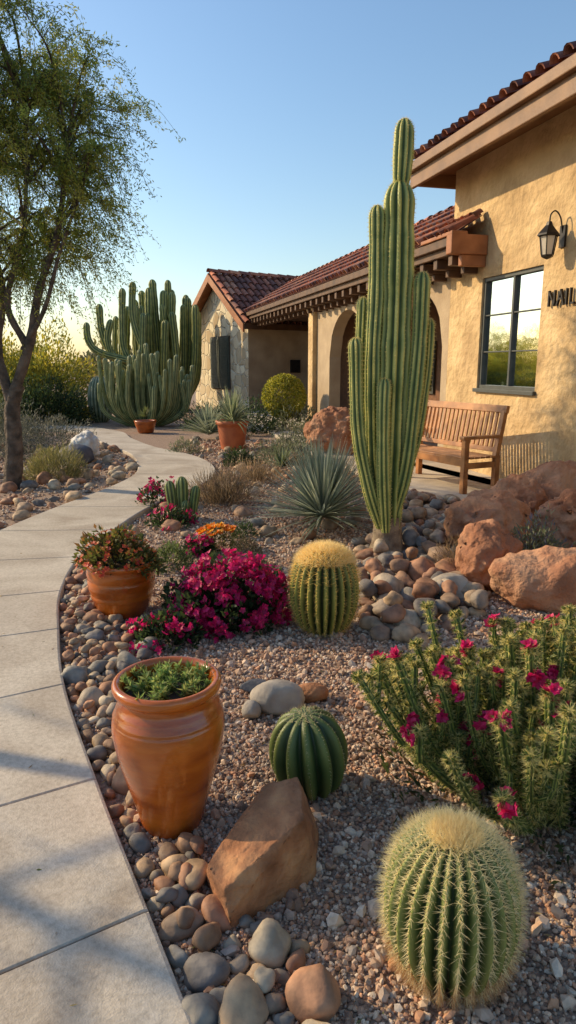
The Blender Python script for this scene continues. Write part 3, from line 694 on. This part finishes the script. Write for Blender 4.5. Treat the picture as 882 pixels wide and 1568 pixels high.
mb=MB()
for (dx,dy,h,lean,r) in((0,0,.46,0,.065),(-.09,-.03,.42,-.04,.055),(.1,.02,.36,.05,.055),(.03,-.09,.22,.02,.045)):
    cr,nr=column(mb,[(-1.12+dx,7.1+dy,0),(-1.12+dx+lean*.4,7.1+dy,h*.5),(-1.12+dx+lean,7.1+dy,h)],r,8,.25,(.3,.34,.1),(.04,.08,.03)); spines(mb,cr,nr,.015,2,.8,.001,(.5,.45,.25))
mb.obj('small_columnar_cactus',[M_cactus,M_spine])
mb=MB(); c=(-.62,5.85,0); mound(mb,c,.18,.18,.2,900,.03,.012,[(.11,.12,.035),(.16,.15,.045)],shell=.3)
n=40; a=rng.uniform(0,6.28,n); q=np.sqrt(rng.random(n))*.17; P=np.stack([c[0]+q*np.cos(a),c[1]+q*np.sin(a),.23-q*.35],1); flowers(mb,P,np.tile([0,0,1.],(n,1))+rng.normal(0,.3,(n,3)),.045,[(.85,.35,.02),(.9,.22,.02),(.85,.5,.04)],1,7,2)
mb.obj('orange_flowering_cactus',[M_leaf,M_petal])
def tuft(name,c,r,h,n,L,Wd,cols,**k):
    mb=MB(); mound(mb,c,r,r,h,n,L,Wd,cols,**k); return mb.obj(name,M_leaf)
tuft('round_shrub',(-.34,5.3,0),.15,.24,1900,.03,.007,[(.14,.10,.065),(.09,.095,.05)],shell=.3,lump=.05)
tuft('green_succulent_clump',(-.95,5.3,0),.17,.18,1100,.035,.012,[(.13,.19,.06),(.17,.22,.07)],shell=.3)
tuft('green_succulent_clump',(-.42,6.3,0),.12,.13,500,.035,.012,[(.09,.13,.05)],shell=.3)
DRY=[(.36,.25,.14),(.44,.31,.18),(.27,.2,.12)]; SAGE=[(.22,.25,.15),(.28,.29,.18),(.16,.19,.1)]
tuft('dry_grass_tuft',(-.78,7.9,0),.40,.34,2400,.16,.006,DRY,shell=.9,up=1.2)
tuft('dry_grass_tuft',(-.45,9.4,0),.4,.22,1200,.16,.006,DRY,shell=.9,up=1.2)
tuft('dry_grass_tuft',(.55,8.9,0),.4,.35,1200,.2,.006,DRY+SAGE,shell=.9,up=1.2)
tuft('sage_shrub',(-.05,11.3,0),.6,.4,1600,.09,.014,SAGE)
tuft('sage_shrub',(-.8,11.0,0),.25,.28,900,.06,.02,GREEN)
tuft('sage_shrub',(-.9,16.3,0),.7,.7,1700,.11,.03,GREEN)
tuft('sage_shrub',(.4,13.3,0),.6,.5,1500,.1,.02,SAGE)
tuft('sage_shrub',(.2,17.0,0),.8,.6,1500,.12,.03,SAGE)
tuft('sage_shrub',(-1.9,12.6,0),.3,.25,700,.07,.015,SAGE)
tuft('sage_shrub',(-2.0,17.5,0),.8,.6,1500,.12,.03,GREEN)
tuft('sage_shrub',(1.95,5.2,0),.26,.40,1900,.05,.012,SAGE+[(.2,.19,.24)])
tuft('sage_shrub',(1.3,5.1,0),.16,.3,700,.06,.006,DRY)
mb=MB(); n=5000; d=nrm(rng.normal(size=(n,3))); r=.52*(1-.25*rng.random(n)**2)
leaves(mb,np.array([-.1,17.2,.85])+d*r[:,None],d+rng.normal(0,.6,(n,3)),.07,.04,pal(n,[(.38,.36,.04),(.48,.43,.06),(.24,.26,.04)],.2))
sweep(mb,np.array([(-.1,17.2,0),(-.1,17.2,.6)]),[.05,.04],n=8,mat=1); mb.obj('topiary_ball_shrub',[M_leaf,M_bark])
YG=[(.50,.42,.05),(.60,.50,.06),(.30,.32,.05)]
tuft('grey_desert_shrub',(-4.4,12.3,0),.95,.72,5000,.07,.014,[(.14,.15,.12),(.2,.2,.16),(.09,.1,.08)])
tuft('grey_desert_shrub',(-5.6,13.3,0),1.,.85,4000,.08,.016,[(.12,.135,.11),(.17,.17,.13)])
tuft('yellow_grass_shrub',(-3.35,9.7,0),.42,.42,3500,.11,.007,[(.3,.28,.1),(.38,.33,.12),(.18,.19,.07)],up=1)
tuft('yellow_green_shrub',(-7.4,20.6,0),1.7,2.35,11000,.13,.05,YG)
tuft('yellow_green_shrub',(-9.7,21.5,0),2.3,2.6,11000,.15,.06,YG)
tuft('green_shrub',(-6.6,18.9,0),1.1,1.2,6000,.1,.04,GREEN+[(.12,.15,.04)])
tuft('green_shrub',(-8.3,18.4,0),1.3,1.45,7000,.11,.04,GREEN+YG)
tuft('green_shrub',(-6.9,15.4,0),1.1,1.0,5000,.09,.03,GREEN+[(.16,.18,.06)])
mb=MB()
for k in range(44):
    x=-75+k*2.6+random.uniform(-1,1); mound(mb,(x,60+random.uniform(-6,8),0),2.4,2.4,random.uniform(1.8,3.4),500,.6,.3,[(.13,.14,.06),(.18,.17,.07),(.26,.21,.08)])
mb.obj('distant_trees',M_leaf)
def organ(name,c,n,hmin,hmax,spread,r,cc,cg,seed):
    random.seed(seed); mb=MB()
    for k in range(n):
        a=random.uniform(0,6.28); q=math.sqrt(random.random())*spread; h=random.uniform(hmin,hmax)*(1-.25*q/spread)
        x=c[0]+q*math.cos(a);y=c[1]+q*.6*math.sin(a); b=(c[0]+(x-c[0])*.25,c[1]+(y-c[1])*.25,c[2])
        cr,nr=column(mb,[b,(c[0]+(x-c[0])*.8,c[1]+(y-c[1])*.8,c[2]+h*.22),(x,y,c[2]+h*.5),(x+random.uniform(-.12,.12),y,c[2]+h)],r*random.uniform(.85,1.15),8,.3,cc,cg,base=.6)
    return mb.obj(name,[M_cactus,M_spine])
organ('organ_pipe_cactus',(-3.9,18.6,0),54,1.4,2.45,1.35,.062,(.42,.44,.2),(.04,.075,.03),3)
organ('organ_pipe_cactus',(-4.55,25.5,0),30,3.6,4.9,1.9,.13,(.42,.42,.12),(.04,.07,.025),5)
random.seed(11)
mb=MB()
for ct in([(-5.0,23.5,1.2),(-5.9,23.5,2.0),(-6.2,23.5,2.7),(-6.25,23.5,3.6)],[(-5.2,23.5,1.6),(-5.5,23.5,2.2),(-5.5,23.5,3.2),(-5.45,23.5,4.1)],[(-4.9,23.5,2.2),(-5.15,23.5,3.2),(-5.1,23.5,4.3)],[(-4.8,23.5,0),(-4.9,23.5,1.5),(-4.8,23.5,3.3)],[(-5.0,23.3,1.7),(-6.2,23.3,2.0),(-6.6,23.3,2.4),(-6.65,23.3,3.0)],[(-5.9,23.4,1.9),(-6.0,23.4,2.5),(-5.85,23.4,3.1)]):
    column(mb,ct,.12,8,.28,(.42,.42,.14),(.05,.08,.03))
mb.obj('branching_cactus',[M_cactus,M_spine])
barrel('tall_barrel_cactus',(-5.4,19.9,0),.36,1.35,18,.2,(.42,.45,.32),(.10,.14,.09),(.5,.46,.3),.03,1)

# ------------------------------------------------------------ desert tree
def tree(name,trunkpaths,center,rad,nb,ntw,seed,leafn=70,cols=((.27,.33,.055),(.40,.40,.07),(.18,.25,.045)),gap=.35,lw=.016,inner=.3):
    random.seed(seed); mb=MB(); nodes=[]
    for P,r0,r1 in trunkpaths:
        D=catmull(P,8); sweep(mb,D,np.linspace(r0,r1,len(D))*(1+.06*np.sin(np.arange(len(D))*1.7)),n=10,mat=1); nodes+= [(D[i],r1) for i in range(len(D)//2,len(D))]
    C=np.array(center);Rr=np.array(rad); tw=[]
    for b in range(nb):
        while True:
            v=np.array([random.uniform(-1,1) for _ in range(3)])
            if inner<np.linalg.norm(v)<1: break
        T=C+v*Rr
        if mnoise.noise(Vector(T*.9)+Vector((seed,0,0)))<-gap*.4: continue
        src=min(nodes,key=lambda q:np.linalg.norm(q[0]-T)+.6*max(0,q[0][2]-T[2])+random.random()*.6)[0]
        mid=(src+T)/2+np.array([random.uniform(-.2,.2),random.uniform(-.2,.2),.25]); D=catmull([src,mid,T],6)
        sweep(mb,D,np.linspace(.022,.005,len(D)),n=5,mat=1)
        for _ in range(ntw):
            i=random.randint(5,len(D)-1); p=D[i]; out=nrm(p-C)*np.array([1,1,.5])
            d=nrm(out+np.array([random.gauss(0,.7),random.gauss(0,.7),random.gauss(.1,.45)])); L=random.uniform(.3,.85)
            q=catmull([p,p+d*L*.5+np.array([0,0,.03]),p+d*L+np.array([0,0,-L*random.uniform(.2,.9)])],5); tw.append(q)
    for q in tw:
        sweep(mb,q,np.linspace(.004,.0015,len(q)),n=3,mat=1)
        m=int(leafn*random.uniform(.5,1.2)); t=rng.random(m)**.8*(len(q)-1.001); i0=t.astype(int); f=(t-i0)[:,None]
        B=q[i0]*(1-f)+q[i0+1]*f+rng.normal(0,.03,(m,3)); DD=rng.normal(size=(m,3))+nrm(q[-1]-q[0])*.7+np.array([0,0,-.35])
        hue=pal(1,cols,.15); leaves(mb,B,DD,.055*rng.uniform(.6,1.2,m),lw,np.repeat(hue,m,0)*rng.uniform(.8,1.2,(m,1)))
    return mb.obj(name,[M_leaf,M_bark])
tp=[([(-3.70,9.0,-.05),(-3.62,9.0,.5),(-3.60,9.0,1.05),(-3.5,9.0,1.35)],.13,.085),
 ([(-3.58,9.0,1.2),(-3.3,9.0,1.9),(-3.13,9.0,2.55),(-2.85,9.05,3.3),(-2.7,9.1,4.3)],.075,.025),
 ([(-3.6,9.0,1.1),(-3.75,9.05,1.8),(-3.65,9.1,2.6),(-3.9,9.2,3.6),(-4.1,9.3,5.0)],.075,.03),
 ([(-3.35,9.0,1.85),(-3.55,9.0,2.4),(-3.3,9.1,3.3),(-3.2,9.2,4.8)],.05,.02),
 ([(-3.75,9.05,1.9),(-4.2,9.0,2.6),(-4.8,9.0,3.6)],.05,.02),
 ([(-3.4,9.0,1.8),(-3.05,8.9,2.3),(-2.8,8.9,3.0),(-2.4,8.9,3.9)],.035,.015)]
tree('offscreen_shade_tree',tp,(-4.0,9.5,4.6),(1.95,1.6,2.1),340,11,21,90,lw=.015,inner=.25,gap=.3)
shade_tp=[([(-6.2,4.2,-.05),(-6.1,4.2,1.2),(-6.2,4.2,2.0)],.12,.08),([(-6.2,4.2,1.9),(-5.6,4.3,3.0),(-5.2,4.4,3.9)],.06,.025),([(-6.2,4.2,1.9),(-6.8,4.1,3.0),(-6.9,3.9,4.2)],.06,.025)]  # unseen tree added left of the view to shade the foreground
tree('offscreen_shade_tree',shade_tp,(-6.2,4.2,3.9),(1.5,1.6,1.3),20,5,33,45)
random.seed(99)

# ------------------------------------------------------------ rocks
STC=[(.25,.235,.21),(.42,.30,.19),(.30,.18,.11),(.50,.42,.31),(.38,.20,.115),(.34,.28,.22),(.46,.33,.21),(.17,.155,.145),(.36,.25,.17),(.33,.17,.10)]
def rx(y): return float(np.interp(y,CR[:,1],CR[:,0]))
def bw(y): return float(np.interp(y,[.9,1.3,1.6,2,2.6,2.95,3.3,3.9,4.5,5.3],[.34,.34,.34,.27,.24,.26,.42,.46,.36,.12]))
def inband(x,y): return rx(y)+.03<x<rx(y)+bw(y)*(1+.18*math.sin(y*9))
ko=[(U[0],U[1],.13),(S1[0],S1[1],.16),(-.08,1.9,.19)]
pts=darts(inband,(-1.9,.6,.95,5.4),60000,lambda x,y: random.choice([.024,.032,.04,.05,.06]),.86,ko)
sv=stone_variants(3,10,.24)
p=np.c_[pts[:,0],pts[:,1],np.zeros(len(pts))]
mb=MB(); scatter_stones('',p,pts[:,2]*1.05,pal(len(p),STC,.2),sv,None,.74,mb=mb,sink=.18)
k=rng.choice(len(p),len(p)//4,False); q=p[k]+np.c_[rng.normal(0,.02,(len(k),2)),np.full(len(k),.028)]
q=q[(q[:,0]-np.array([rx(y) for y in q[:,1]]))>.05]
scatter_stones('',q,np.full(len(q),.032),pal(len(q),STC,.2),sv,None,.7,mb=mb,sink=.1)
mb.obj('river_rocks',M_stone)
poly=inpoly([(.62,5.7),(.5,4.7),(.47,3.85),(.78,3.7),(1.3,4.3),(1.5,5.0),(1.8,6.1),(2.3,6.9),(2.2,7.5),(1.45,8.4),(1.05,7.4),(.95,6.3)])
pts=darts(poly,(.4,2.4,3.6,8.5),30000,lambda x,y: random.choice([.05,.06,.075,.09,.12]),.82,[(.86,5.75,.15),(.222,3.98,.25)])
p=np.c_[pts[:,0],pts[:,1],np.zeros(len(pts))]
STG=[(c_[0]*.9,c_[1]*.9,c_[2]*.93) for c_ in STC]
mb=MB(); scatter_stones('',p,pts[:,2]*1.05,pal(len(p),STG,.2),sv,None,.75,mb=mb,sink=.2)
k=rng.choice(len(p),len(p)//3,False); q=p[k]+np.c_[rng.normal(0,.04,(len(k),2)),np.full(len(k),.07)]
scatter_stones('',q,rng.uniform(.05,.085,len(q)),pal(len(q),STG,.2),sv,None,.75,mb=mb,sink=.1)
mb.obj('river_rocks',M_stone)
gv=stone_variants(1,6,.35)
def gravel(n,bb,s0,s1,excl):
    x=rng.uniform(bb[0],bb[1],n); y=rng.uniform(bb[2],bb[3],n); m=excl(x,y); x,y=x[m],y[m]
    s=s0+(s1-s0)*rng.random(len(x))**1.6; return np.c_[x,y,np.zeros(len(x))],s
rxv=lambda y: np.interp(y,CR[:,1],CR[:,0])
lxv=lambda y: np.interp(y,CL[:,1],CL[:,0])
off=lambda x,y: (x>rxv(y)+.02)
A=[gravel(34000,(-.6,1.5,.95,2.6),.004,.011,off),gravel(20000,(-1.3,1.9,2.6,4.5),.006,.013,off),gravel(16000,(-1.8,2.6,4.5,8.5),.009,.018,off),gravel(9000,(-2,3,8.5,15),.014,.028,lambda x,y:(x>rxv(y)+.03)),
   gravel(7000,(-7,-2,5.5,14),.012,.026,lambda x,y:(x<lxv(y)-.03)),gravel(1500,(-.6,1.5,1.0,4.5),.012,.026,off)]
P=np.vstack([a[0] for a in A]); S=np.concatenate([a[1] for a in A])
GC=[(.50,.33,.22),(.38,.235,.155),(.60,.44,.31),(.28,.17,.115),(.42,.32,.25),(.50,.27,.16),(.62,.50,.38)]
scatter_stones('gravel',P,S,pal(len(P),GC,.25),gv,M_gravel,.7,False,.6,.15)
mb=MB(); n=2600; x=rng.uniform(-2.4,1.8,n); y=rng.uniform(.95,6.5,n); onp=(x<rxv(y))&(x>lxv(y)); keep=(~onp)|(rng.random(n)<.10); keep&=(x>lxv(y)); x,y,onp=x[keep],y[keep],onp[keep]
z=np.where(onp,HT+.002,.012); D=rng.normal(size=(len(x),3))*np.array([1,1,.12]); leaves(mb,np.c_[x,y,z],D,rng.uniform(.01,.028,len(x)),rng.uniform(.003,.008,len(x)),pal(len(x),[(.42,.28,.12),(.3,.17,.08),(.5,.38,.16),(.2,.22,.08)],.2))
mb.obj('fallen_leaves',M_leaf)
pts=darts(lambda x,y: x<lxv(y)-.06,(-6.5,-2,5.8,13.5),900,lambda x,y: random.uniform(.04,.13),1.3)
p=np.c_[pts[:,0],pts[:,1],np.zeros(len(pts))]; scatter_stones('garden_rocks',p,pts[:,2],pal(len(p),STC,.2),sv,M_stone,.7,sink=.25)
pts=darts(lambda x,y: x>rx(y)+.1 and y>6,(-2.2,.9,6,15),260,lambda x,y: random.uniform(.04,.1),1.5)
p=np.c_[pts[:,0],pts[:,1],np.zeros(len(pts))]; scatter_stones('garden_rocks',p,pts[:,2],pal(len(p),STC,.2),sv,M_stone,.7,sink=.25)

slab=[(-.164,1.68,-.02),(.092,1.88,-.02),(.11,2.12,-.02),(-.19,2.08,-.02),(-.26,1.87,-.02),(.035,2.10,.225),(-.065,2.09,.205),(.05,1.88,.225),(-.185,1.70,.12),(-.25,1.81,.11),(-.134,2.03,.16),(.09,1.97,.12),(-.17,1.665,.06)]
hullrock('sandstone_slab_rock',slab,M_slab,.003,.006,4,.014,11,1)
blocky('red_boulder',(.84,12.3,0),(1.1,.95,1.1),12,M_rock)
blocky('red_boulder',(2.85,7.0,0),(1.4,.95,.80),13,M_rock,rz=.4)
blocky('red_boulder',(1.78,5.85,0),(1.0,.7,.66),14,M_rock,rz=.7)
blocky('red_boulder',(2.42,5.8,0),(.7,.6,.64),15,M_rock)
blocky('red_boulder',(1.45,4.8,0),(.52,.42,.60),16,M_rock,rz=.3)
blocky('red_boulder',(1.88,4.4,0),(1.05,.5,.50),31,M_rock,rz=-.1)
blocky('red_boulder',(2.3,6.6,0),(.75,.6,.66),18,M_rock)
boulder('river_boulder',(-.05,2.98,0),(.26,.18,.17),19,M_greyrock,planes=2)
boulder('river_boulder',(.11,3.08,0),(.18,.12,.1),20,M_slab,planes=2)
boulder('river_boulder',(-.17,2.90,0),(.09,.10,.1),21,M_greyrock,planes=2)
boulder('river_boulder',(-.15,3.15,0),(.18,.1,.08),22,M_darkrock,planes=4)
boulder('river_boulder',(1.12,4.5,0),(.3,.22,.24),23,M_greyrock,planes=3)
blocky('white_boulder',(-3.45,11.5,.08),(.62,.5,.55),24,M_whiterock)
boulder('dark_boulder',(-3.42,11.0,0),(.62,.42,.42),25,M_darkrock,planes=4)
boulder('flat_pebble',(.305,1.55,0),(.07,.05,.04),26,M_slab,planes=2,sub=3)

# ------------------------------------------------------------ world, sun, camera
el=math.radians(27); az=math.radians(-69)
S=Vector((math.sin(az)*math.cos(el),math.cos(az)*math.cos(el),math.sin(el)))
w=bpy.data.worlds.new('World'); scene.world=w; w.use_nodes=True; nt=w.node_tree
sky=nt.nodes.new('ShaderNodeTexSky'); sky.sky_type='NISHITA'; sky.sun_disc=False; sky.sun_elevation=el; sky.sun_rotation=az
sky.air_density=1.25; sky.dust_density=.9; sky.ozone_density=2.4
hs=nt.nodes.new('ShaderNodeHueSaturation'); hs.inputs['Saturation'].default_value=1.08; hs.inputs['Value'].default_value=1.25
bg=nt.nodes['Background']; bg.inputs['Strength'].default_value=.15
nt.links.new(sky.outputs[0],hs.inputs['Color']); nt.links.new(hs.outputs[0],bg.inputs[0])
sl_=bpy.data.lights.new('sun','SUN'); sl_.energy=5; sl_.angle=math.radians(.5); sl_.color=(1,.77,.46)
so=bpy.data.objects.new('sun',sl_); so.rotation_euler=(-S).to_track_quat('-Z','Y').to_euler(); scene.collection.objects.link(so)
cd=bpy.data.cameras.new('camera'); cd.sensor_fit='VERTICAL'; cd.sensor_height=36; cd.lens=24; cd.clip_end=3000; cd.clip_start=.05
co=bpy.data.objects.new('camera',cd); co.location=(0,0,1.6); co.rotation_euler=(math.radians(90-12.1),0,0); scene.collection.objects.link(co)
scene.camera=co
